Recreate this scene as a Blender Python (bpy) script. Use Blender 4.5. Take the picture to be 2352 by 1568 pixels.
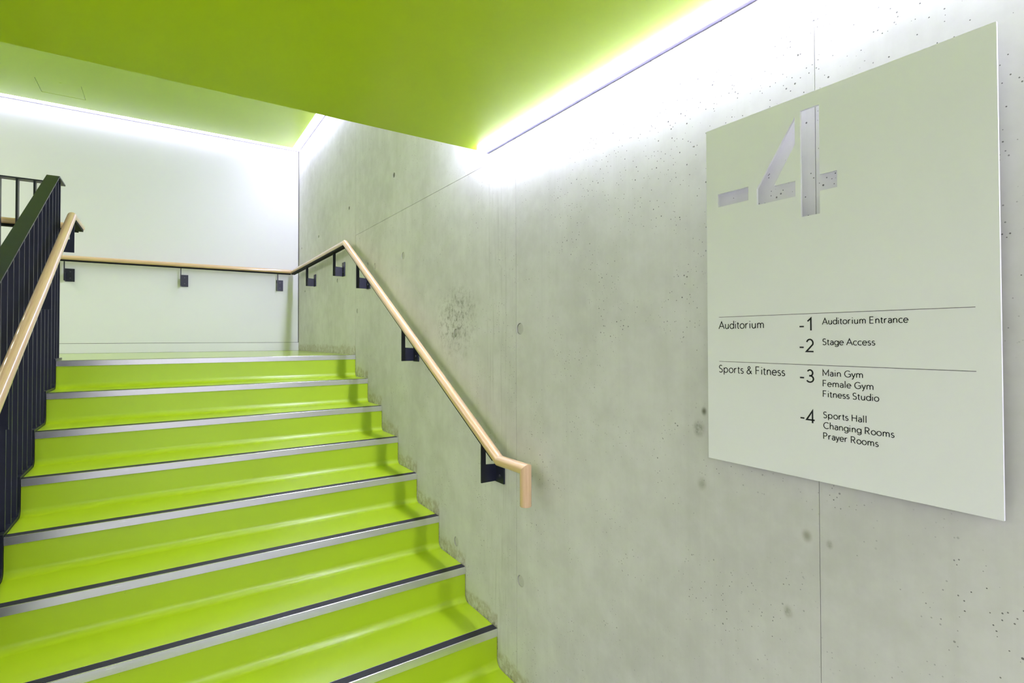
import bpy, bmesh, math, random
from mathutils import Vector, Matrix
from mathutils.geometry import tessellate_polygon

random.seed(7)
for o in list(bpy.data.objects):
    bpy.data.objects.remove(o)
scene = bpy.context.scene
COL = scene.collection

# ------------------------------------------------------------------ camera
# world: concrete wall is the plane X = 0, the flight climbs towards +Y, Z = 0 is eye level
cam_data = bpy.data.cameras.new('camera')
cam = bpy.data.objects.new('camera', cam_data)
COL.objects.link(cam)
F_PX, CX, CY = 1197.425, 1170.515, 760.556
cam_data.sensor_fit = 'HORIZONTAL'
cam_data.sensor_width = 36.0
cam_data.lens = F_PX / 2352 * 36.0
cam_data.shift_x = (1176 - CX) / 2352
cam_data.shift_y = (CY - 784) / 2352
cam_data.clip_start = 0.02
yaw, pitch, roll = (math.radians(a) for a in (-33.59281, 0.81907, -0.14649))
Fv = Vector((-math.sin(yaw) * math.cos(pitch), math.cos(yaw) * math.cos(pitch), math.sin(pitch)))
Rv = Vector((math.cos(yaw), math.sin(yaw), 0))
Uv = Rv.cross(Fv)
R2 = Rv * math.cos(roll) + Uv * math.sin(roll)
U2 = -Rv * math.sin(roll) + Uv * math.cos(roll)
M = Matrix((R2, U2, -Fv)).transposed().to_4x4()
M.translation = Vector((-1.23564, 0, 0))
cam.matrix_world = M
scene.camera = cam

# ------------------------------------------------------------------ world, exposure, light levels
world = bpy.data.worlds.new('world')
scene.world = world
world.use_nodes = True
world.node_tree.nodes['Background'].inputs[0].default_value = (0.8, 0.85, 1.0, 1)
world.node_tree.nodes['Background'].inputs[1].default_value = 0.05
scene.view_settings.view_transform = 'Standard'
scene.view_settings.look = 'None'
scene.view_settings.gamma = 1.0
scene.view_settings.use_curve_mapping = False
scene.view_settings.exposure = 0.2
LED_COLOR = (0.70, 0.675, 1.0)
LED_FLIGHT = 140.0       # slot light along the concrete wall under the soffit
LED_UPRIGHT = 480.0     # upright slot light on the bulkhead
LED_SIDE = 38.0         # slot light above the landing along the concrete wall
LED_BACK = 11.0         # slot light above the landing along the back wall
LEFT_FILL = 54.0         # added fill lights along the far left wall, out of view
LOBBY_FILL = 8.5      # added fill panels in the lobby ceiling behind the viewer
FILL_COLOR = (1.0, 0.985, 0.97)

# ------------------------------------------------------------------ dimensions
Y0, Z0, G, RISE = 4.0069, -0.12225, 0.29229, 0.165
W = 1.758
YB = 6.0382
ZS, YS = 0.8606, 2.0552          # underside and far edge of the green soffit
XE = -0.0445                     # soffit edge beside the slot light
ZC = 2.0615                      # landing ceiling
ZF = Z0 - 9 * RISE               # lobby floor
XL, YR = -3.70, -4.0             # far left wall, rear wall
SLOT = 0.085
YG = -0.5                        # green soffit ends, white lobby ceiling begins

# ------------------------------------------------------------------ materials
def new_mat(name):
    m = bpy.data.materials.new(name)
    m.use_nodes = True
    nt = m.node_tree
    b = nt.nodes['Principled BSDF']
    return m, nt, b

def N(nt, t, **kw):
    n = nt.nodes.new(t)
    for k, v in kw.items():
        setattr(n, k, v)
    return n

def L(nt, a, b):
    nt.links.new(a, b)

def math_node(nt, op, a, b=None, c=None, clamp=False):
    n = N(nt, 'ShaderNodeMath', operation=op, use_clamp=clamp)
    for i, v in enumerate((a, b, c)):
        if v is None:
            continue
        if isinstance(v, (int, float)):
            n.inputs[i].default_value = v
        else:
            L(nt, v, n.inputs[i])
    return n.outputs[0]

def noise(nt, vec, scale, detail=4.0, rough=0.55):
    n = N(nt, 'ShaderNodeTexNoise')
    n.inputs['Scale'].default_value = scale
    n.inputs['Detail'].default_value = detail
    n.inputs['Roughness'].default_value = rough
    if vec is not None:
        L(nt, vec, n.inputs['Vector'])
    return n.outputs['Fac']

def mapping(nt, vec, scale=(1, 1, 1), loc=(0, 0, 0)):
    n = N(nt, 'ShaderNodeMapping')
    n.inputs['Scale'].default_value = scale
    n.inputs['Location'].default_value = loc
    L(nt, vec, n.inputs['Vector'])
    return n.outputs[0]

def ramp(nt, fac, stops):
    n = N(nt, 'ShaderNodeValToRGB')
    cr = n.color_ramp
    while len(cr.elements) < len(stops):
        cr.elements.new(0.5)
    for e, (p, c) in zip(cr.elements, stops):
        e.position = p
        e.color = c if len(c) == 4 else (*c, 1)
    L(nt, fac, n.inputs[0])
    return n.outputs[0]

def maprange(nt, v, a, b, c=0.0, d=1.0):
    n = N(nt, 'ShaderNodeMapRange', interpolation_type='SMOOTHSTEP')
    L(nt, v, n.inputs['Value'])
    for k, x in zip(('From Min', 'From Max', 'To Min', 'To Max'), (a, b, c, d)):
        n.inputs[k].default_value = x
    return n.outputs[0]

def mix(nt, fac, a, b, blend='MIX'):
    n = N(nt, 'ShaderNodeMix', data_type='RGBA', blend_type=blend)
    n.clamp_factor = True
    for sock, v in ((n.inputs[0], fac), (n.inputs[6], a), (n.inputs[7], b)):
        if isinstance(v, (int, float)):
            sock.default_value = v
        elif isinstance(v, tuple):
            sock.default_value = v if len(v) == 4 else (*v, 1)
        else:
            L(nt, v, sock)
    return n.outputs[2]

def bump(nt, b, h, strength=0.2, dist=0.002):
    n = N(nt, 'ShaderNodeBump')
    n.inputs['Strength'].default_value = strength
    n.inputs['Distance'].default_value = dist
    L(nt, h, n.inputs['Height'])
    L(nt, n.outputs[0], b.inputs['Normal'])

def objco(nt):
    return N(nt, 'ShaderNodeTexCoord').outputs['Object']

def paint(name, col, rough, var=0.05, spec=0.5, nscale=3.0):
    m, nt, b = new_mat(name)
    co = objco(nt)
    f = noise(nt, co, nscale, 3)
    lo = tuple(c * (1 - var) for c in col)
    hi = tuple(min(1, c * (1 + var)) for c in col)
    L(nt, ramp(nt, f, [(0.3, lo), (0.7, hi)]), b.inputs['Base Color'])
    b.inputs['Roughness'].default_value = rough
    b.inputs['Specular IOR Level'].default_value = spec
    return m, nt, b, co

GREEN = (0.36, 0.515, 0.006)
M_SOFFIT, nt, b, co = paint('green_ceiling_paint', (0.42, 0.60, 0.004), 0.30, 0.03, 0.38, 1.5)
M_VINYL, nt, b, co = paint('green_vinyl', GREEN, 0.42, 0.03, 0.5, 2.0)
b.inputs['Coat Weight'].default_value = 0.45
b.inputs['Coat Roughness'].default_value = 0.22
specks = maprange(nt, noise(nt, co, 95.0, 2), 0.78, 0.82)
src = b.inputs['Base Color'].links[0].from_socket
L(nt, mix(nt, math_node(nt, 'MULTIPLY', specks, 0.6), src, (0.06, 0.08, 0.01)), b.inputs['Base Color'])
M_LANDFL, nt, b, co = paint('polished_green_vinyl', GREEN, 0.30, 0.03, 0.6, 2.0)
b.inputs['Coat Weight'].default_value = 0.6
b.inputs['Coat Roughness'].default_value = 0.13
M_WHITE, nt, b, co = paint('white_wall_paint', (0.77, 0.77, 0.75), 0.5, 0.012, 0.35, 1.2)
M_SKIRT, nt, b, co = paint('white_skirting_paint', (0.77, 0.77, 0.75), 0.4, 0.01, 0.4, 1.2)
M_LOBBY, nt, b, co = paint('pale_grey_lobby_floor', (0.42, 0.42, 0.41), 0.4, 0.04, 0.4, 2.0)
M_SIGN, nt, b, co = paint('sign_white_lacquer', (0.84, 0.85, 0.835), 0.45, 0.008, 0.3, 2.0)
M_PRINT, nt, b, co = paint('sign_black_print', (0.012, 0.014, 0.014), 0.6, 0.02, 0.2)
M_RULE, nt, b, co = paint('sign_grey_rule', (0.08, 0.08, 0.08), 0.6, 0.02, 0.2)
M_STEEL, nt, b, co = paint('dark_powder_coated_steel', (0.0085, 0.0105, 0.021), 0.38, 0.15, 0.42, 25.0)
M_MATT, nt, b, co = paint('matt_black_bar', (0.007, 0.0075, 0.008), 0.75, 0.1, 0.12, 25.0)
M_INSERT, nt, b, co = paint('charcoal_tread_insert', (0.016, 0.016, 0.024), 0.5, 0.12, 0.4, 30.0)
M_GAP, nt, b, co = paint('dark_recess', (0.05, 0.05, 0.045), 0.9, 0.2, 0.1)
M_BOLT, nt, b, co = paint('bolt_steel', (0.05, 0.05, 0.055), 0.35, 0.1, 0.5)
M_TRIM, nt, b, co = paint('pale_lilac_slot_trim', (0.27, 0.26, 0.38), 0.6, 0.05, 0.3)
b.inputs['Metallic'].default_value = 0.0

# brushed aluminium nosing
M_ALU, nt, b = new_mat('aluminium_nosing')
co = objco(nt)
scr = noise(nt, mapping(nt, co, (2.5, 40, 40)), 6.0, 6, 0.7)
dirt = noise(nt, mapping(nt, co, (3, 25, 25)), 4.0, 5, 0.7)
c1 = ramp(nt, scr, [(0.3, (0.79, 0.79, 0.80)), (0.7, (0.86, 0.86, 0.87))])
L(nt, mix(nt, maprange(nt, dirt, 0.62, 0.8), c1, (0.30, 0.30, 0.26)), b.inputs['Base Color'])
b.inputs['Metallic'].default_value = 0.95
L(nt, math_node(nt, 'ADD', math_node(nt, 'MULTIPLY', scr, 0.08), 0.22), b.inputs['Roughness'])

# oak handrail, grain along local Z
M_WOOD, nt, b = new_mat('lacquered_oak')
co = objco(nt)
gr = noise(nt, mapping(nt, co, (90, 90, 3.2)), 1.6, 6, 0.65)
big = noise(nt, mapping(nt, co, (12, 12, 0.7)), 2.0, 3)
c1 = ramp(nt, gr, [(0.30, (0.57, 0.37, 0.185)), (0.55, (0.69, 0.48, 0.265)), (0.75, (0.75, 0.56, 0.34))])
L(nt, mix(nt, math_node(nt, 'MULTIPLY', big, 0.35), c1, (0.64, 0.43, 0.225)), b.inputs['Base Color'])
b.inputs['Roughness'].default_value = 0.33
b.inputs['Coat Weight'].default_value = 0.8
b.inputs['Coat Roughness'].default_value = 0.12
bump(nt, b, gr, 0.08, 0.001)

# board-marked concrete
def concrete(name, dark=1.0):
    m, nt, b = new_mat(name)
    co = objco(nt)
    sep = N(nt, 'ShaderNodeSeparateXYZ')
    L(nt, co, sep.inputs[0])
    X, Y, Z = sep.outputs
    cloud = noise(nt, mapping(nt, co, (1, 0.9, 0.7)), 1.7, 6, 0.62)
    mott = noise(nt, co, 9.0, 6, 0.62)
    fine = noise(nt, co, 60.0, 4, 0.6)
    streak = noise(nt, mapping(nt, co, (1, 26.0, 0.55)), 1.0, 5, 0.6)
    base = ramp(nt, cloud, [(0.28, (0.44, 0.44, 0.415)), (0.5, (0.52, 0.52, 0.495)), (0.72, (0.58, 0.578, 0.56))])
    base = mix(nt, maprange(nt, mott, 0.46, 0.72, 0, 0.2), base, (0.37, 0.37, 0.335))
    base = mix(nt, maprange(nt, mott, 0.54, 0.3, 0, 0.25), base, (0.63, 0.63, 0.615))
    base = mix(nt, maprange(nt, streak, 0.50, 0.75, 0, 0.13), base, (0.36, 0.36, 0.32))
    base = mix(nt, maprange(nt, streak, 0.46, 0.28, 0, 0.08), base, (0.66, 0.66, 0.65))
    # dark rain-like run marks in a few vertical bands
    run = noise(nt, mapping(nt, co, (1, 60.0, 3.0)), 1.0, 5, 0.65)
    band = math_node(nt, 'MULTIPLY', maprange(nt, math_node(nt, 'ABSOLUTE', math_node(nt, 'SUBTRACT', Y, 1.95)), 0.17, 0.04),
                     maprange(nt, run, 0.50, 0.66))
    base = mix(nt, math_node(nt, 'MULTIPLY', band, 0.2), base, (0.21, 0.21, 0.17))
    # smudge of dirt beside the rail
    def blot(y, z, ry, rz, strength, col, lo=0.45, hi=0.7, sc=22.0):
        nonlocal base
        dy = math_node(nt, 'DIVIDE', math_node(nt, 'SUBTRACT', Y, y), ry)
        dz = math_node(nt, 'DIVIDE', math_node(nt, 'SUBTRACT', Z, z), rz)
        d = math_node(nt, 'SQRT', math_node(nt, 'ADD', math_node(nt, 'MULTIPLY', dy, dy), math_node(nt, 'MULTIPLY', dz, dz)))
        k = math_node(nt, 'MULTIPLY', maprange(nt, d, 1.0, 0.1), maprange(nt, noise(nt, co, sc, 6, 0.75), lo, hi))
        base = mix(nt, math_node(nt, 'MULTIPLY', k, strength), base, col)
    blot(2.36, 0.07, 0.27, 0.24, 0.75, (0.10, 0.095, 0.06), 0.46, 0.66, 30.0)
    blot(2.33, 0.17, 0.30, 0.13, 0.5, (0.15, 0.145, 0.10), 0.42, 0.7, 30.0)
    blot(0.915, -0.25, 0.025, 0.03, 0.9, (0.17, 0.17, 0.12), 0.2, 0.6)
    blot(0.898, -0.20, 0.012, 0.016, 0.95, (0.14, 0.14, 0.10), 0.1, 0.5)
    blot(0.907, -0.40, 0.02, 0.025, 0.6, (0.2, 0.2, 0.14), 0.2, 0.6)
    blot(0.627, -0.455, 0.016, 0.02, 0.7, (0.19, 0.18, 0.12), 0.2, 0.6)
    blot(0.578, -0.459, 0.010, 0.014, 0.7, (0.19, 0.18, 0.12), 0.2, 0.6)
    blot(0.672, -0.648, 0.014, 0.022, 0.7, (0.2, 0.2, 0.14), 0.3, 0.6)
    # scuffed brown band left by an old skirting that stepped down with the treads
    t = math_node(nt, 'CEIL', math_node(nt, 'DIVIDE', math_node(nt, 'SUBTRACT', Y0, Y), G))
    t = math_node(nt, 'MINIMUM', math_node(nt, 'MAXIMUM', t, 0.0), 9.0)
    h = math_node(nt, 'SUBTRACT', Z, math_node(nt, 'SUBTRACT', Z0, math_node(nt, 'MULTIPLY', t, RISE)))
    edge = math_node(nt, 'ADD', h, math_node(nt, 'MULTIPLY', math_node(nt, 'SUBTRACT', noise(nt, co, 12.0, 4), 0.5), 0.09))
    k = math_node(nt, 'MULTIPLY', maprange(nt, edge, 0.078, 0.05), maprange(nt, noise(nt, co, 26.0, 5, 0.7), 0.36, 0.6))
    base = mix(nt, math_node(nt, 'MULTIPLY', k, 0.58), base, (0.27, 0.235, 0.125))
    k2 = math_node(nt, 'MULTIPLY', maprange(nt, edge, 0.022, 0.0), maprange(nt, noise(nt, co, 60.0, 4, 0.7), 0.45, 0.6))
    base = mix(nt, math_node(nt, 'MULTIPLY', k2, 0.6), base, (0.09, 0.085, 0.05))
    # blow holes
    def pits(scale, thr, mask_lo, mask_hi, off):
        v = N(nt, 'ShaderNodeTexVoronoi', feature='F1')
        v.inputs['Scale'].default_value = scale
        v.inputs['Randomness'].default_value = 1.0
        L(nt, mapping(nt, co, (0.0, 1, 1), (0, off, off)), v.inputs['Vector'])
        d = v.outputs['Distance']
        rnd = N(nt, 'ShaderNodeSeparateColor')
        L(nt, v.outputs['Color'], rnd.inputs[0])
        sel = maprange(nt, rnd.outputs[0], mask_lo, mask_hi)
        rad = math_node(nt, 'MULTIPLY', sel, thr)
        return math_node(nt, 'LESS_THAN', d, rad), d
    zone = math_node(nt, 'ADD', 0.25, math_node(nt, 'MULTIPLY', maprange(nt, Z, 0.15, 0.55), maprange(nt, Y, 1.7, 1.0)), clamp=True)
    p1, _ = pits(48.0, 0.105, 0.72, 1.0, 0.0)
    p2, _ = pits(110.0, 0.16, 0.70, 1.0, 3.3)
    p3, _ = pits(26.0, 0.06, 0.80, 1.0, 7.1)
    zmask = maprange(nt, math_node(nt, 'ADD', noise(nt, co, 5.0, 3), math_node(nt, 'MULTIPLY', zone, 0.25)), 0.50, 0.70)
    pit = math_node(nt, 'MULTIPLY', math_node(nt, 'MAXIMUM', math_node(nt, 'MAXIMUM', p1, p2), p3), zmask)
    base = mix(nt, math_node(nt, 'MULTIPLY', pit, 0.85), base, (0.055, 0.053, 0.045))
    if dark == 1.0:
        base = mix(nt, 1.0, base, (1.16, 1.16, 1.12), 'MULTIPLY')
    else:
        base = mix(nt, 1.0, base, (dark, dark, dark * 0.95), 'MULTIPLY')
    L(nt, base, b.inputs['Base Color'])
    L(nt, math_node(nt, 'ADD', math_node(nt, 'MULTIPLY', mott, 0.25), 0.45), b.inputs['Roughness'])
    b.inputs['Specular IOR Level'].default_value = 0.3
    hgt = math_node(nt, 'SUBTRACT', math_node(nt, 'ADD', math_node(nt, 'MULTIPLY', fine, 0.25), math_node(nt, 'MULTIPLY', mott, 0.3)), pit)
    bump(nt, b, hgt, 0.25, 0.0015)
    return m
M_CONC = concrete('fair_faced_concrete')
M_PLUG = concrete('tie_hole_mortar', 0.98)
M_HOLE = concrete('open_tie_hole', 0.22)

def emitter(name, strength, col=LED_COLOR):
    m, nt, b = new_mat(name)
    nt.nodes.remove(b)
    e = N(nt, 'ShaderNodeEmission')
    e.inputs[0].default_value = (*col, 1)
    e.inputs[1].default_value = strength
    L(nt, e.outputs[0], nt.nodes['Material Output'].inputs[0])
    return m
M_LED_F = emitter('led_diffuser_flight', LED_FLIGHT)
M_LED_S = emitter('led_diffuser_side', LED_SIDE)
M_LED_B = emitter('led_diffuser_back', LED_BACK)
M_LED_W = emitter('left_fill_emitter', LEFT_FILL, FILL_COLOR)
M_LED_V = emitter('led_diffuser_upright', LED_UPRIGHT)
M_LOBBY_FILL = emitter('lobby_fill_emitter', LOBBY_FILL, FILL_COLOR)

# ------------------------------------------------------------------ object helpers
def link(name, me, mat=None, parent=None):
    o = bpy.data.objects.new(name, me)
    COL.objects.link(o)
    if mat is not None and me is not None and not me.materials:
        me.materials.append(mat)
    if parent is not None:
        o.parent = parent
    return o

def empty(name, loc=(0, 0, 0)):
    # children keep world coordinates in their meshes, so the Empty's own offset is undone in parent inverse
    o = bpy.data.objects.new(name, None)
    COL.objects.link(o)
    o.location = loc
    o.empty_display_size = 0.1
    return o

def adopt(child, parent):
    child.parent = parent
    child.matrix_parent_inverse = Matrix.Translation(parent.location).inverted()
    return child

def tag(o, label=None, cat=None, group=None, kind=None):
    if label: o['label'] = label
    if cat: o['category'] = cat
    if group: o['group'] = group
    if kind: o['kind'] = kind
    return o

def mesh_from(bm, name, smooth=None):
    bmesh.ops.recalc_face_normals(bm, faces=bm.faces[:])
    me = bpy.data.meshes.new(name)
    bm.to_mesh(me)
    bm.free()
    if smooth is not None:
        for p in me.polygons:
            p.use_smooth = True
        try:
            me.set_sharp_from_angle(angle=math.radians(smooth))
        except Exception:
            pass
    return me

def add_box(bm, x0, x1, y0, y1, z0, z1, bev=0.0):
    vs = [bm.verts.new(p) for p in ((x0, y0, z0), (x1, y0, z0), (x1, y1, z0), (x0, y1, z0),
                                    (x0, y0, z1), (x1, y0, z1), (x1, y1, z1), (x0, y1, z1))]
    fs = [bm.faces.new([vs[i] for i in f]) for f in ((3, 2, 1, 0), (4, 5, 6, 7), (0, 1, 5, 4), (1, 2, 6, 5), (2, 3, 7, 6), (3, 0, 4, 7))]
    if bev > 0:
        es = list({e for f in fs for e in f.edges})
        bmesh.ops.bevel(bm, geom=es, offset=bev, segments=2, profile=0.5, affect='EDGES')

def box(name, x0, x1, y0, y1, z0, z1, mat, parent=None, bev=0.0):
    bm = bmesh.new()
    add_box(bm, x0, x1, y0, y1, z0, z1, bev)
    return link(name, mesh_from(bm, name), mat, parent)

def slab(bm, outer, holes, a, b, place):
    """extrude a 2-D polygon with holes from depth a to depth b; place(u, v, depth) -> xyz"""
    loops = [outer] + list(holes)
    flat = [p for l in loops for p in l]
    tris = tessellate_polygon([[Vector((u, v, 0)) for u, v in l] for l in loops])
    va = [bm.verts.new(place(u, v, a)) for u, v in flat]
    vb = [bm.verts.new(place(u, v, b)) for u, v in flat]
    for t in tris:
        try:
            bm.faces.new([va[i] for i in t])
            bm.faces.new([vb[i] for i in reversed(t)])
        except ValueError:
            pass
    k = 0
    for l in loops:
        n = len(l)
        for i in range(n):
            j = (i + 1) % n
            bm.faces.new((va[k + i], va[k + j], vb[k + j], vb[k + i]))
        k += n

def P_X(u, v, d): return (d, u, v)       # polygon in (Y, Z), depth along X
def P_Y(u, v, d): return (u, d, v)       # polygon in (X, Z), depth along Y
def P_Z(u, v, d): return (u, v, d)       # polygon in (X, Y), depth along Z

def rect(u0, u1, v0, v1): return [(u0, v0), (u1, v0), (u1, v1), (u0, v1)]
def circle(u, v, r, n=20): return [(u + r * math.cos(2 * math.pi * i / n), v + r * math.sin(2 * math.pi * i / n)) for i in range(n)]

# ------------------------------------------------------------------ setting: concrete wall
wall_r = box('wall_right', 0.05, 0.25, YR - 0.2, YB + 0.2, ZF - 0.2, ZC + 0.4, M_GAP)
tag(wall_r, 'bare grey concrete wall running along the right side of the stair', kind='structure')
J = 0.0005
dark_holes = [(3.2057, 1.0587, .017), (4.1816, 1.0497, .015), (5.1656, 0.9845, .014), (5.9021, 0.9792, .012),
              (5.3053, 0.7015, .010), (5.7343, 0.503, .010), (3.7201, 0.5469, .011)]
pale_plugs = [(1.782, 0.0412, .024), (2.3533, 0.030, .022), (3.051, 0.5163, .024), (3.5702, 0.5094, .024),
              (2.351, -1.0201, .024), (1.782, -1.0007, .024), (3.965, 0.2155, .018), (4.5163, 0.5008, .018)]
YJ2, YJ3, ZJ = 1.8105, 0.5985, 0.802
JW = {Y0 + .004: .0014, YJ2: .0008, YJ3: .0006}
panels = [(Y0 + .004, YB + 0.1, ZF - .1, ZC + .2), (YJ2, Y0 + .004, ZF - .1, ZJ), (YJ2, Y0 + .004, ZJ, ZC + .2),
          (YJ3, YJ2, ZF - .1, ZC + .2), (-0.62, YJ3, ZF - .1, ZC + .2), (-1.84, -0.62, ZF - .1, ZC + .2), (YR - .1, -1.84, ZF - .1, ZC + .2)]
for (ya, yb, za, zb) in panels:
    ins = [h for h in dark_holes if h[2] > 0 and ya + .02 < h[0] < yb - .02 and za < h[1] < zb]
    plu = [h for h in pale_plugs if ya + .02 < h[0] < yb - .02 and za < h[1] < zb]
    bm = bmesh.new()
    ja, jb = JW.get(ya, J), JW.get(yb, J)
    slab(bm, rect(ya + ja, yb - jb, za + (.001 if za == ZJ else 0), zb - (.001 if zb == ZJ else 0)), [circle(*h) for h in ins + plu], 0.0, 0.05, P_X)
    pn = link('concrete_panel', mesh_from(bm, 'concrete_panel'), M_CONC, wall_r)
    for h in ins:
        bm = bmesh.new(); slab(bm, circle(h[0], h[1], h[2] + .001), [], 0.028, 0.049, P_X)
        link('tie_hole', mesh_from(bm, 'tie_hole'), M_HOLE, pn)
    for h in plu:
        bm = bmesh.new(); slab(bm, circle(h[0], h[1], h[2] - .0018, 28), [], 0.004, 0.049, P_X)
        link('mortar_plug', mesh_from(bm, 'mortar_plug'), M_PLUG, pn)
# hairline lip along the horizontal pour joint is the gap itself

# ------------------------------------------------------------------ setting: white back wall, other walls
wall_b = box('wall_back', XL - 0.2, 0.05, YB + 0.02, YB + 0.2, ZF - 0.2, ZC + 0.4, M_GAP)
tag(wall_b, 'smooth white wall closing the landing at the back', kind='structure')
box('wall_board', XL, -0.007, YB, YB + 0.02, Z0 + 0.0905, ZC + 0.3, M_WHITE, wall_b, 0.0015)
box('wall_board', XL, -0.001, YB - .001, YB + 0.0195, ZF + .001, Z0 - 0.221, M_WHITE, wall_b)
bb = box('baseboard_back', XL, -0.001, YB - 0.001, YB + 0.019, Z0 + 0.0005, Z0 + 0.0875, M_SKIRT, None, 0.002)
tag(bb, 'flush white skirting board along the foot of the back wall', kind='structure')
tag(box('wall_left', XL - 0.2, XL, YR - 0.2, YB + 0.019, ZF - 0.2, ZC + 0.4, M_WHITE), 'white wall on the far left of the stairwell', kind='structure')
tag(box('wall_rear', XL, 0.0, YR - 0.2, YR, ZF - 0.2, ZC + 0.4, M_WHITE), 'white wall behind the viewer across the lobby', kind='structure')

# ------------------------------------------------------------------ setting: floors
tag(box('floor', XL, -0.001, YR, YB - .002, ZF - 0.2, ZF, M_LOBBY), 'pale grey lobby floor at the foot of the stair', kind='structure')
bm = bmesh.new()
slab(bm, [(-0.0012, Y0 + 0.046), (-0.0012, YB - 0.0015), (XL + .001, YB - 0.0015), (XL + .001, 4.165), (-1.83, 4.165), (-1.83, Y0 + .046)], [], Z0 - 0.22, Z0, P_Z)
fl = link('floor_landing', mesh_from(bm, 'floor_landing'), M_LANDFL)
tag(fl, 'pale green glossy vinyl floor of the landing', kind='structure')

# ------------------------------------------------------------------ setting: ceilings
soff = box('ceiling_soffit', XL + SLOT, XE, YG, YS, ZS, ZC + 0.35, M_SOFFIT)
tag(soff, 'lime green painted soffit overhead in front of the landing', kind='structure')
HX0, HX1, HY0, HY1 = -2.0905, -1.8035, 5.4425, 5.7305
bm = bmesh.new()
slab(bm, rect(XL + SLOT, -SLOT, YS + .001, YB - SLOT), [rect(HX0, HX1, HY0, HY1)], ZC, ZC + 0.12, P_Z)
ceil = link('ceiling_landing', mesh_from(bm, 'ceiling_landing'), M_SOFFIT)
tag(ceil, 'lime green painted ceiling above the landing', kind='structure')
hatch = box('access_hatch', HX0 + .0025, HX1 - .0025, HY0 + .0025, HY1 - .0025, ZC + 0.0008, ZC + 0.1, M_SOFFIT, ceil, 0.001)
bm = bmesh.new(); slab(bm, circle((HX0 + HX1) / 2 + .01, HY0 + .018, .007, 14), [], ZC - .0012, ZC + .004, P_Z)
link('hatch_lock', mesh_from(bm, 'hatch_lock'), M_SOFFIT, hatch)

# lobby ceiling behind the viewer with recessed panels added as neutral fill light
PAN = [(x, y) for y in (-1.35, -2.75) for x in (-0.95, -2.05, -3.1)]
bm = bmesh.new()
slab(bm, rect(XL, XE, YR, YG - .0005), [rect(x - .3, x + .3, y - .3, y + .3) for x, y in PAN], ZS, ZS + 0.2, P_Z)
lob = link('ceiling_lobby', mesh_from(bm, 'ceiling_lobby'), M_WHITE)
tag(lob, 'white lobby ceiling behind the viewer', kind='structure')
for x, y in PAN:
    e = empty('lobby_fill_panel', (x, y, ZS))
    bm = bmesh.new(); slab(bm, rect(x - .299, x + .299, y - .299, y + .299), [rect(x - .275, x + .275, y - .275, y + .275)], ZS - .001, ZS + .05, P_Z)
    adopt(link('frame', mesh_from(bm, 'frame'), M_WHITE), e)
    adopt(box('diffuser', x - .2745, x + .2745, y - .2745, y + .2745, ZS + .012, ZS + .03, M_LOBBY_FILL), e)
    tag(e, 'added square fill light panel in the %s row of the lobby ceiling, %s' % ('front' if y > -2 else 'rear', {-0.95: 'beside the concrete wall', -2.05: 'in the middle', -3.1: 'beside the left wall'}[x]), 'light', 'added lobby fill lights')

# ------------------------------------------------------------------ slot lights
def slot_light(label, x0, x1, y0, y1, z, trim, led, drop=0.0):
    """linear light recessed in the gap between a ceiling edge and a wall; trim = (x0, x1, y0, y1) lip beside the wall"""
    e = empty('slot_light', ((x0 + x1) / 2, (y0 + y1) / 2, z))
    adopt(box('housing', x0 + .0003, x1 - .0003, y0, y1, z + .012, z + .06, M_GAP), e)
    tx0, tx1, ty0, ty1 = trim
    dx0, dx1, dy0, dy1 = x0 + .0005, x1, y0 + .0005, y1
    if tx0 > x0 + .01: dx1 = tx0 - .0002
    elif tx1 < x1 - .01: dx0 = tx1 + .0002
    if ty0 > y0 + .01: dy1 = ty0 - .0002
    adopt(box('diffuser', dx0, dx1, dy0, dy1, z + .003 - drop, z + .011, led), e)
    adopt(box('trim_lip', tx0, tx1, ty0, ty1, z - .001 - drop, z + .0115, M_TRIM), e)
    tag(e, label, 'light')
    return e

slot_light('long white slot light between the green soffit and the concrete wall', XE, -0.0004, YR + .01, YS - .001, ZS, (-0.0145, -0.0005, YR + .01, YS - .018), M_LED_F, 0.012)
slot_light('short white slot light above the landing along the concrete wall', -SLOT, -0.0004, YS + .03, YB - .0905, ZC, (-0.010, -0.0005, YS + .03, YB - .0905), M_LED_S)
slot_light('white slot light along the top of the white back wall', XL + .001, -0.0004, YB - SLOT, YB - .0005, ZC, (XL + .001, -0.0005, YB - .010, YB - .0005), M_LED_B)

slot_light('added unseen fill light above the landing along the far left wall', XL + .0004, XL + SLOT, YS + .03, YB - .0905, ZC, (XL + .0005, XL + .010, YS + .03, YB - .0905), M_LED_W)  # added out of view to brighten the concrete wall from the left
slot_light('added unseen fill light under the soffit along the far left wall', XL + .0004, XL + SLOT, YG + .001, YS - .001, ZS, (XL + .0005, XL + .010, YG + .001, YS - .001), M_LED_W)  # second added fill strip, brightens the sign side from the left

# the slot turns up the far face of the bulkhead beside the concrete wall and meets the landing ceiling
e = empty('slot_light', (XE / 2, YS, ZS))
adopt(box('housing', XE + .0003, -0.0145, YS - .05, YS - .013, ZS + .07, ZC - .002, M_GAP), e)
adopt(box('diffuser', XE + .0005, -0.0148, YS - .012, YS - .004, ZS + .062, ZC - .002, M_LED_V), e)
adopt(box('trim_lip', -0.0145, -0.0005, YS - .012, YS, ZS + .062, ZC - .002, M_TRIM), e)
tag(e, 'upright white slot light climbing the far face of the green bulkhead', 'light')

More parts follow.
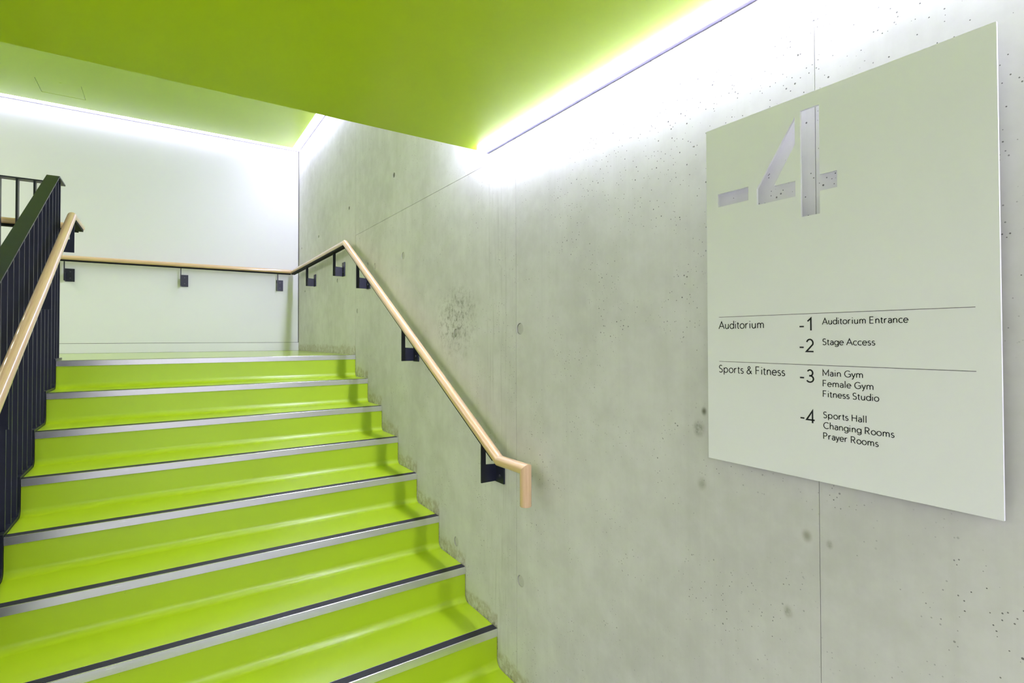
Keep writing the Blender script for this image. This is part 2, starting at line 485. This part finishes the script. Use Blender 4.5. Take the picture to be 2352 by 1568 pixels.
# ------------------------------------------------------------------ staircase
stair = empty('staircase', (-W / 2, Y0 - 4 * G, ZF))
tag(stair, 'lime green vinyl stair flight with aluminium nosings climbing to the landing', 'staircase')
NH, ND, RC = 0.033, 0.045, 0.034
XS0, XS1 = -W + 0.0005, -0.0012
def step_mesh():
    # riser under one nosing, cove, and the tread in front of it; local origin = nosing front edge
    top = [(0.004, -NH + .001)]
    zb = -RISE
    top.append((0.004, zb + RC))
    for k in range(1, 9):
        a = math.radians(90 * k / 8)
        top.append((0.004 - RC * (1 - math.cos(a)), zb + RC * (1 - math.sin(a))))
    top.append((-G + ND + .0005, zb))
    low = [(-G + ND + .0005, zb - 0.03), (0.04, zb - 0.03), (0.06, -NH + .001)]
    bm = bmesh.new()
    slab(bm, top + low, [], XS0, XS1, P_X)
    return mesh_from(bm, 'step', 40)
def nosing_mesh():
    bm = bmesh.new()
    # aluminium angle: front face, thin lip in front of the insert, bed under the insert
    prof = [(0, -NH), (0.003, -NH), (0.003, -0.006), (ND, -0.006), (ND, -0.0005), (ND - .0025, -0.0005), (ND - .0025, -0.003), (0.0035, -0.003), (0.0035, 0.0), (0.0012, 0.0), (0, -0.0012)]
    slab(bm, prof, [], XS0, XS1, P_X)
    return mesh_from(bm, 'nosing', 30)
def insert_mesh():
    bm = bmesh.new()
    prof = [(0.0036, -0.003), (0.0036, -0.0004), (0.0045, 0.0003)]
    n = 7
    for i in range(n):                       # shallow ribs along the strip
        y = 0.0045 + (ND - .0025 - .0055) * i / n
        w = (ND - .0025 - .0055) / n
        prof += [(y + w * .55, 0.0004), (y + w * .65, -0.0003), (y + w * .9, -0.0003), (y + w, 0.0004)]
    prof += [(ND - .0026, -0.0004), (ND - .0026, -0.003)]
    slab(bm, prof, [], XS0, XS1, P_X)
    return mesh_from(bm, 'insert', 30)
sm, nm, im = step_mesh(), nosing_mesh(), insert_mesh()
for i in range(9):
    yi, zi = Y0 - i * G, Z0 - i * RISE
    if i < 8:
        s = link('step', sm, M_VINYL)
        adopt(s, stair); s.location = (0, yi, zi)
    else:
        s = box('step', XS0, XS1, yi + .004, yi + .05, ZF + .0003, zi - NH + .001, M_VINYL)
        adopt(s, stair)
    n_ = link('nosing', nm, M_ALU); adopt(n_, stair); n_.location = (0, yi, zi)
    t_ = link('insert', im, M_INSERT, n_)
# solid carriage beneath the treads
poly = [(Y0 + .05, Z0 - NH)]
for i in range(9):
    yi, zi = Y0 - i * G, Z0 - i * RISE
    poly += [(yi + .062, zi - NH), (yi + .062, zi - RISE - .031)] if i < 8 else [(yi + .06, zi - NH), (yi + .06, ZF + .001)]
poly += [(Y0 + .05, ZF + .001)]
bm = bmesh.new(); slab(bm, poly, [], XS0 + .002, XS1, P_X)
c_ = link('carriage', mesh_from(bm, 'carriage'), M_WHITE); adopt(c_, stair)

# ------------------------------------------------------------------ rails
def tube_segment(name, pts, i, r, mat, seg=20, cap_bevel=0.0):
    """segment i of a polyline as a tube mitred against its neighbours; local Z runs along the segment"""
    p0, p1 = Vector(pts[i]), Vector(pts[i + 1])
    d = (p1 - p0).normalized()
    up = Vector((0, 0, 1)) if abs(d.z) < 0.9 else Vector((1, 0, 0))
    xa = d.cross(up).normalized(); ya = xa.cross(d)
    rot = Matrix((xa, ya, d)).transposed().to_4x4()
    rot.translation = p0
    inv = rot.inverted()
    def plane(k):
        if 0 < k < len(pts) - 1:
            a = (Vector(pts[k]) - Vector(pts[k - 1])).normalized(); b_ = (Vector(pts[k + 1]) - Vector(pts[k])).normalized()
            return (a + b_).normalized()
        return d
    bm = bmesh.new()
    rings = []
    for k, P in ((i, p0), (i + 1, p1)):
        n = plane(k)
        free = k in (0, len(pts) - 1)
        prof = [(r, 0.0)] if not free else ([(r - .003, 0.0), (r - .0008, .0008), (r, .003)] if k == 0 else [(r, -.003), (r - .0008, -.0008), (r - .003, 0.0)])
        for rr, off in prof:
            ring = []
            for j in range(seg):
                a = 2 * math.pi * j / seg
                q = P + d * off + xa * math.cos(a) * rr + ya * math.sin(a) * rr
                q += d * ((P + d * off - q).dot(n) / d.dot(n))
                ring.append(bm.verts.new(inv @ q))
            rings.append(ring)
    for a, b_ in zip(rings, rings[1:]):
        for j in range(seg):
            bm.faces.new((a[j], a[(j + 1) % seg], b_[(j + 1) % seg], b_[j]))
    bm.faces.new(rings[0][::-1]); bm.faces.new(rings[-1])
    o = link(name, mesh_from(bm, name, 35), mat)
    o.matrix_world = rot
    return o

def strip_poly(bm, pts, half, t0, t1, axis):
    """flat bar following a polyline; axis = width direction; between heights t0 and t1 relative to the line"""
    ax = Vector(axis)
    prev = None
    for p in pts:
        p = Vector(p)
        cur = [bm.verts.new(p + ax * half + Vector((0, 0, t0))), bm.verts.new(p - ax * half + Vector((0, 0, t0))),
               bm.verts.new(p - ax * half + Vector((0, 0, t1))), bm.verts.new(p + ax * half + Vector((0, 0, t1)))]
        if prev:
            for j in range(4):
                bm.faces.new((prev[j], prev[(j + 1) % 4], cur[(j + 1) % 4], cur[j]))
        else:
            bm.faces.new(cur[::-1])
        prev = cur
    bm.faces.new(prev)

RR = 0.0225
def bracket(parent, origin, side, ztop, zbot, along, reach, slope=0.0, plate=True, bolts=True):
    """J-shaped flat steel bracket. origin = point on the wall face; side = unit vector from the rail back to the wall;
    along = unit vector in which the wall plate runs; ztop/zbot = heights; reach = rail axis to wall"""
    sd, al = Vector(side), Vector(along)
    o = Vector(origin)
    T = 0.007
    rail = reach
    prof = [(rail + .003, zbot), (rail + .003, ztop), (rail - .019, ztop), (rail - .019, zbot + .078), (0.0085, zbot + .074), (0.0085, zbot)]
    bm = bmesh.new()
    def pl(u, v, d):
        p = o - sd * u + al * d; return (p.x, p.y, v)
    slab(bm, prof, [], -T, 0.0, pl)
    if slope:                      # top edge follows the underside of the sloping rail
        for v in bm.verts:
            if abs(v.co.z - ztop) < 1e-5:
                v.co.z += slope * ((v.co - o).dot(Vector((0, 1, 0))))
    b_ = link('bracket', mesh_from(bm, 'bracket'), M_STEEL)
    adopt(b_, parent)
    if plate:
        def pw(u, v, d):
            p = o - sd * d + al * u; return (p.x, p.y, v)
        bm = bmesh.new(); slab(bm, rect(-T, 0.060, zbot - .003, zbot + .112), [], 0.0005, 0.0083, pw)
        w_ = link('wall_plate', mesh_from(bm, 'wall_plate'), M_STEEL, b_)
        if bolts:
            for zz in (zbot + .028, zbot + .085):
                bm = bmesh.new(); slab(bm, circle(0.030, zz, .0055, 12), [], 0.0082, 0.0115, pw)
                link('bolt', mesh_from(bm, 'bolt'), M_BOLT, b_)
    return b_

# --- right hand wall handrail
SL = RISE / G
zt = 0.735
rail_pts = [(-.08, 1.632, -.640), (-.08, 1.632, -.4985), (-.08, 1.818, -.5015), (-.08, 4.012, zt), (-.08, YB - .08, .722), (XL + .02, YB - .08, .7195)]
hand = empty('wall_handrail', (-.08, 4.0, Z0))
tag(hand, 'oak handrail fixed to the concrete wall and on round the white back wall', 'handrail')
for i in range(len(rail_pts) - 1):
    o = tube_segment('rail', rail_pts, i, RR, M_WOOD)
    mw = o.matrix_world.copy(); o.parent = hand; o.matrix_parent_inverse = Matrix.Translation(hand.location).inverted(); o.matrix_basis = mw
def rail_z(y):
    return zt + SL * (y - 4.012) if y < 4.012 else zt - (y - 4.012) * .0066
bm = bmesh.new()
strip_poly(bm, [(-.08, 1.86, rail_z(1.86)), (-.08, 3.99, rail_z(3.99))], .011, -RR - .0065, -RR + .004, (1, 0, 0))
strip_poly(bm, [(-.08, 4.012, zt), (-.08, YB - .1, .7222)], .017, -RR - .009, -RR + .006, (1, 0, 0))
s = link('support_bar', mesh_from(bm, 'support_bar'), M_MATT); adopt(s, hand)
bm = bmesh.new()
strip_poly(bm, [(-.1, YB - .08, .722), (XL + .03, YB - .08, .7195)], .017, -RR - .007, -RR + .004, (0, 1, 0))
s = link('support_bar', mesh_from(bm, 'support_bar'), M_MATT); adopt(s, hand)
for yb_, zb_ in ((1.9587, -.626), (2.868, -.128), (3.724, .366)):
    bracket(hand, (0, yb_, 0), (1, 0, 0), rail_z(yb_) - RR - .004, zb_, (0, -1, 0), .08, SL)
for yb_ in (4.345, 5.315):
    bracket(hand, (0, yb_, 0), (1, 0, 0), rail_z(yb_) - RR - .006, .5185, (0, -1, 0), .08)
for xb in (-.2234, -1.094, -1.960, -2.83):
    bracket(hand, (xb, YB, 0), (0, 1, 0), .720 - RR - .002, .5225, (1, 0, 0), .08)

# --- balustrade on the open side
bal = empty('balustrade', (-1.78, 3.0, ZF))
tag(bal, 'dark steel balustrade with flat upright bars along the open left side', 'balustrade')
CT = 0.966
YA, YE = 4.022, 4.236
ylow = 1.55
def cap_z(y): return CT + SL * (y - YA) if y < YA else CT
XC0, XC1 = -1.809, -1.750
# cap: sloping flat, short level return, long level run to the left
def hexa(bm, a, b_):
    vs = [bm.verts.new(p) for p in a + b_]
    for f in ((3, 2, 1, 0), (4, 5, 6, 7), (0, 1, 5, 4), (1, 2, 6, 5), (2, 3, 7, 6), (3, 0, 4, 7)):
        bm.faces.new([vs[i] for i in f])
CTK = 0.008
bm = bmesh.new()
z1, z2 = cap_z(ylow), CT
hexa(bm, [(XC0, ylow, z1 - CTK), (XC1, ylow, z1 - CTK), (XC1, YA, z2 - CTK), (XC0, YA, z2 - CTK)], [(XC0, ylow, z1), (XC1, ylow, z1), (XC1, YA, z2), (XC0, YA, z2)])
o = link('cap_rail', mesh_from(bm, 'cap_rail'), M_STEEL); adopt(o, bal)
o = box('cap_rail', XC0, XC1, YA, YE, CT - CTK, CT, M_STEEL); adopt(o, bal)
o = box('cap_rail', XL + .005, XC0, YE - .059, YE, CT - CTK, CT, M_STEEL); adopt(o, bal)
# stepped base plate beside the treads
def prof_z(y):
    if y >= Y0: return Z0
    k = math.ceil((Y0 - y) / G - 1e-6); return Z0 - k * RISE
top = [(YE, Z0 + .012), (Y0 - .006, Z0 + .012)]
for i in range(9):
    yi, zi = Y0 - i * G, Z0 - i * RISE
    zn = zi - RISE
    if i > 0:
        top.append((yi - .006, zi + .012))
    top += [(yi - .006, zn + .045), (yi - .016, zn + .024), (yi - .036, zn + .012)] if i < 8 else [(yi - .006, ZF + .001)]
lower = [(Y0 - 8 * G + .25, ZF + .001), (YE, Z0 - .30)]
bm = bmesh.new(); slab(bm, top + lower, [], -1.812, -1.7592, P_X)
o = link('stepped_stringer', mesh_from(bm, 'stepped_stringer'), M_STEEL); adopt(o, bal)
o = box('base_plate', XL + .005, -1.812, YE - .059, YE, Z0, Z0 + .012, M_STEEL); adopt(o, bal)
# flat upright bars of the flight
ys = [4.160, 4.079, 3.996]
y = 3.892
while y > 1.68:
    ys.append(y); y -= .1005
for y in ys:
    zb_ = prof_z(y + .005) + .010
    k = (Y0 - y) / G
    bm = bmesh.new()
    T = .010
    za = max(prof_z(y), prof_z(y + T)) + .011
    za = prof_z(y - .006) + .011 if y < Y0 else Z0 + .011
    zt0, zt1 = cap_z(y) - CTK + .001, cap_z(y + T) - CTK + .001
    hexa(bm, [(-1.806, y, za), (-1.764, y, za), (-1.764, y + T, za), (-1.806, y + T, za)], [(-1.806, y, zt0), (-1.764, y, zt0), (-1.764, y + T, zt1), (-1.806, y + T, zt1)])
    o = link('baluster', mesh_from(bm, 'baluster'), M_STEEL); adopt(o, bal)
# bars of the level run across the landing edge
bm = bmesh.new(); add_box(bm, 0, .010, 0, .042, Z0 + .011, CT - CTK + .001)
cm = mesh_from(bm, 'baluster')
x = -1.8925
while x > XL + .03:
    o = link('baluster', cm, M_STEEL); adopt(o, bal); o.location = (x, YE - .050, 0)
    x -= .0785
# its oak handrail
XR = -1.692
rp = [(XR, 1.632, -.640), (XR, 1.632, -.4985), (XR, 1.818, -.5015), (XR, 4.012, zt), (XR, 4.385, zt), (XL + .02, 4.385, zt)]
for i in range(len(rp) - 1):
    o = tube_segment('rail', rp, i, RR, M_WOOD)
    mw = o.matrix_world.copy(); o.parent = bal; o.matrix_parent_inverse = Matrix.Translation(bal.location).inverted(); o.matrix_basis = mw
bm = bmesh.new()
strip_poly(bm, [(XR, 1.86, rail_z(1.86)), (XR, 3.99, rail_z(3.99))], .011, -RR - .0065, -RR + .004, (1, 0, 0))
strip_poly(bm, [(XR, 4.012, zt), (XR, 4.37, zt)], .017, -RR - .009, -RR + .006, (1, 0, 0))
s = link('support_bar', mesh_from(bm, 'support_bar'), M_MATT); adopt(s, bal)
bm = bmesh.new()
strip_poly(bm, [(XR - .01, 4.385, zt), (XL + .03, 4.385, zt)], .017, -RR - .011, -RR + .004, (0, 1, 0))
s = link('support_bar', mesh_from(bm, 'support_bar'), M_MATT); adopt(s, bal)
for yb_ in (4.09, 3.335, 2.515, 1.95):
    bracket(bal, (-1.7635, yb_, 0), (-1, 0, 0), (rail_z(yb_) if yb_ < 4 else zt) - RR - .004, (rail_z(yb_) if yb_ < 4 else zt) - .206, (0, -1, 0), abs(XR + 1.7635), SL if yb_ < 4 else 0, False)
for xb in (-1.98, -2.75, -3.5):
    bracket(bal, (xb, YE, 0), (0, -1, 0), zt - RR - .006, zt - .206, (1, 0, 0), 4.385 - YE, 0, False)

# ------------------------------------------------------------------ direction sign
SXF, STK = -0.030, 0.006
KS = (1.23564 - 0.030) / (1.23564 - 0.045)
def ks(l): return [(a * KS, b * KS) for a, b in l]
SYF, SYN, SZT, SZB = 0.85242 * KS, 0.27668 * KS, 0.54399 * KS, -0.31182 * KS
sign = empty('direction_sign', (SXF, (SYF + SYN) / 2, SZB))
tag(sign, 'large white floor directory sign with cut-out -4 mounted on the concrete wall', 'sign')
dash = [(.8192, .3709), (.7350, .3709), (.7350, .3373), (.8192, .3373)]
fl_ = [(.6212, .5022), (.6212, .4393), (.6706, .3564), (.6212, .3564), (.6212, .3205), (.7128, .3205), (.7128, .3603)]
fr_ = [(.6092, .5106), (.5686, .5106), (.5686, .3566), (.5334, .3566), (.5334, .3207), (.5686, .3207), (.5686, .2714), (.6092, .2714)]
bm = bmesh.new()
slab(bm, rect(SYN, SYF, SZB, SZT), [ks(dash), ks(fl_), ks(fr_)], SXF, SXF + STK, P_X)
o = link('panel', mesh_from(bm, 'panel'), M_SIGN); adopt(o, sign)
for (yy, zz) in ((.35, .47), (.78, .47), (.35, -.24), (.78, -.24)):
    bm = bmesh.new(); slab(bm, circle(yy, zz, .010, 16), [], SXF + STK, -0.0003, P_X)
    o = link('standoff', mesh_from(bm, 'standoff'), M_ALU); adopt(o, sign)

# single-stroke geometric lettering drawn with constant width ribbons, cap height = 1
def arc(cx, cy, rx, ry, a0, a1, n=None):
    n = n or max(5, int(abs(a1 - a0) / 12))
    return [(cx + rx * math.cos(math.radians(a0 + (a1 - a0) * i / n)), cy + ry * math.sin(math.radians(a0 + (a1 - a0) * i / n))) for i in range(n + 1)]
def spline(p, n=6):
    out = []
    q = [p[0]] + p + [p[-1]]
    for i in range(1, len(q) - 2):
        for k in range(n):
            t = k / n
            out.append(tuple(0.5 * ((2 * q[i][c]) + (-q[i - 1][c] + q[i + 1][c]) * t + (2 * q[i - 1][c] - 5 * q[i][c] + 4 * q[i + 1][c] - q[i + 2][c]) * t * t
                             + (-q[i - 1][c] + 3 * q[i][c] - 3 * q[i + 1][c] + q[i + 2][c]) * t ** 3) for c in (0, 1)))
    return out + [p[-1]]
XH = .66
GL = {
    'A': (.86, .03, [[(0, 0), (.43, 1), (.86, 0)], [(.155, .33), (.705, .33)]]),
    'C': (.82, .07, [arc(.5, .5, .46, .5, 48, 312)]),
    'E': (.52, .12, [[(.52, 0), (0, 0), (0, 1), (.50, 1)], [(0, .53), (.47, .53)]]),
    'F': (.48, .12, [[(0, 0), (0, 1), (.48, 1)], [(0, .51), (.44, .51)]]),
    'G': (.92, .07, [arc(.5, .5, .47, .5, 50, 322) + [(.90, .18), (.90, .47), (.56, .47)]]),
    'H': (.68, .12, [[(0, 0), (0, 1)], [(.68, 0), (.68, 1)], [(0, .53), (.68, .53)]]),
    'M': (.88, .12, [[(0, 0), (0, 1), (.44, .24), (.88, 1), (.88, 0)]]),
    'P': (.54, .12, [[(0, 0), (0, 1), (.28, 1)] + arc(.28, .735, .26, .265, 90, -90) + [(0, .47)]]),
    'R': (.60, .12, [[(0, 0), (0, 1), (.28, 1)] + arc(.28, .74, .26, .26, 90, -90) + [(0, .48)], [(.26, .48), (.60, 0)]]),
    'S': (.56, .07, [arc(.29, .75, .235, .25, 38, 235) + arc(.275, .255, .265, .255, 62, -148)]),
    'a': (.46, .07, [arc(.23, .42, .22, .24, 150, 0) + [(.45, 0)], [(.45, .385), (.27, .385)] + arc(.21, .19, .20, .19, 90, 270) + arc(.21, .24, .24, .24, -90, -5)]),
    'c': (.50, .06, [arc(.31, XH / 2, .30, XH / 2, 50, 310)]),
    'd': (.60, .06, [arc(.30, XH / 2, .30, XH / 2, 0, 360), [(.60, 0), (.60, 1.08)]]),
    'e': (.58, .06, [[(.01, .355), (.58, .355)] + arc(.29, XH / 2, .29, XH / 2, 6, 318)]),
    'g': (.60, .06, [arc(.30, XH / 2, .30, XH / 2, 0, 360), [(.60, XH), (.60, -.02)] + arc(.31, -.03, .29, .24, 0, -150)]),
    'h': (.48, .11, [[(0, 0), (0, 1.08)], [(0, .38)] + arc(.25, .39, .23, .27, 175, 0) + [(.48, 0)]]),
    'i': (.02, .12, [[(.01, 0), (.01, XH)], [(.01, .90), (.01, .985)]]),
    'l': (.02, .12, [[(.01, 0), (.01, 1.08)]]),
    'm': (.84, .11, [[(0, 0), (0, XH)], [(0, .40)] + arc(.215, .41, .205, .25, 175, 0) + [(.42, 0)], [(.42, .40)] + arc(.635, .41, .205, .25, 175, 0) + [(.84, 0)]]),
    'n': (.48, .11, [[(0, 0), (0, XH)], [(0, .38)] + arc(.25, .39, .23, .27, 175, 0) + [(.48, 0)]]),
    'o': (.62, .06, [arc(.31, XH / 2, .31, XH / 2, 0, 360)]),
    'p': (.60, .11, [arc(.30, XH / 2, .30, XH / 2, 0, 360), [(0, XH), (0, -.30)]]),
    'r': (.30, .10, [[(0, 0), (0, XH)], [(0, .36)] + arc(.26, .37, .25, .29, 178, 75)]),
    's': (.40, .06, [arc(.205, .495, .165, .165, 40, 235) + arc(.20, .17, .19, .17, 62, -150)]),
    't': (.32, .05, [[(.13, .86), (.13, .16)] + arc(.27, .16, .14, .155, 180, 290), [(0, XH), (.31, XH)]]),
    'u': (.48, .11, [[(0, XH)] + [(0, .27)] + arc(.23, .27, .23, .27, 180, 355) + [(.48, .3)], [(.48, XH), (.48, 0)]]),
    'y': (.52, .03, [[(0, XH), (.27, .03)], [(.52, XH), (.20, -.17)] + arc(.09, -.13, .12, .14, -20, -110)]),
    '&': (.78, .07, [spline([(.76, 0), (.42, .42), (.22, .70), (.22, .86), (.36, .99), (.51, .86), (.46, .68), (.16, .44), (.04, .24), (.12, .06), (.30, -.01), (.50, .10), (.70, .42)])]),
    '1': (.26, .10, [[(0, .76), (.25, 1), (.25, 0)]]),
    '2': (.60, .06, [arc(.29, .70, .26, .30, 165, -25) + [(.0, 0), (.59, 0)]]),
    '3': (.58, .06, [arc(.27, .755, .22, .245, 150, -90) + arc(.26, .265, .29, .265, 88, -150)]),
    '4': (.68, .04, [[(.50, 0), (.50, 1), (.0, .25), (.68, .25)]]),
    '-': (.34, .10, [[(0, .335), (.34, .335)]]),
    ' ': (.20, .05, []),
}
def ribbon(bm, pts, w, place):
    n = len(pts)
    closed = n > 3 and math.dist(pts[0], pts[-1]) < 1e-6
    left, right = [], []
    for i, p in enumerate(pts):
        pv = pts[i - 1] if i > 0 else (pts[-2] if closed else None)
        nx = pts[i + 1] if i < n - 1 else (pts[1] if closed else None)
        ds = []
        for a, b_ in ((pv, p), (p, nx)):
            if a is None or b_ is None: continue
            dx, dy = b_[0] - a[0], b_[1] - a[1]
            l_ = math.hypot(dx, dy)
            if l_ > 1e-9: ds.append((dx / l_, dy / l_))
        nxs = sum(-d[1] for d in ds); nys = sum(d[0] for d in ds)
        l_ = math.hypot(nxs, nys) or 1
        nxs, nys = nxs / l_, nys / l_
        c = abs(nxs * -ds[0][1] + nys * ds[0][0])
        m_ = min(1 / max(c, 1e-3), 3.2) * w / 2
        left.append(bm.verts.new(place(p[0] + nxs * m_, p[1] + nys * m_)))
        right.append(bm.verts.new(place(p[0] - nxs * m_, p[1] - nys * m_)))
    for i in range(n - 1):
        try: bm.faces.new((left[i], left[i + 1], right[i + 1], right[i]))
        except ValueError: pass
def lettering(text, y_left, y_right, z_base, cap, stroke, gap=1.45):
    y_left, y_right, z_base, cap = y_left * KS, y_right * KS, z_base * KS, cap * KS
    x, items = 0.0, []
    for i, ch in enumerate(text):
        wd, sb, st = GL[ch]
        if i: x += sb * gap
        items.append((x, st)); x += wd + sb * gap
    x -= GL[text[-1]][1] * gap
    sx = (y_left - y_right) / x
    bm = bmesh.new()
    for off, st in items:
        for pl in st:
            # keep stroke width even when the line is stretched sideways
            ribbon(bm, [((off + px) * sx, py * cap) for px, py in pl], stroke, lambda u, v: (SXF - 0.0006, y_left - u, z_base + v))
    for f in bm.faces:
        f.normal_update()
    me = bpy.data.meshes.new('lettering')
    # give the print a hair of thickness
    r_ = bmesh.ops.extrude_face_region(bm, geom=bm.faces[:])
    for v in [g for g in r_['geom'] if isinstance(g, bmesh.types.BMVert)]:
        v.co.x = SXF - 0.0001
    bm.to_mesh(me); bm.free()
    o = link('lettering', me, M_PRINT); adopt(o, sign)
    o['label'] = 'black lettering reading ' + text
    return o
H1, H2, H3 = .0180, .0131, .0268
lettering('Auditorium', .8187, .6996, .0240, H1, .0019)
lettering('Sports & Fitness', .8192, .6494, -.0870, H1, .0019)
lettering('-1', .6150, .5900, .0166, H3, .0031)
lettering('-2', .6150, .5851, -.0299, H3, .0031)
lettering('-3', .6150, .5853, -.0974, H3, .0031)
lettering('-4', .6150, .5844, -.1873, H3, .0031)
for t, yr, zb_ in (('Auditorium Entrance', .4101, .0293), ('Stage Access', .4664, -.0150), ('Main Gym', .4895, -.0820), ('Female Gym', .4708, -.1046),
                   ('Fitness Studio', .4608, -.1271), ('Sports Hall', .4839, -.1725), ('Changing Rooms', .4354, -.1952), ('Prayer Rooms', .4628, -.2177)):
    lettering(t, .5661, yr, zb_, H2, .00150)
for zz in (.05381, -.05942):
    o = box('rule', SXF - .0006, SXF - .0001, .3102 * KS, .8185 * KS, zz * KS - .0005, zz * KS + .0005, M_RULE); adopt(o, sign)
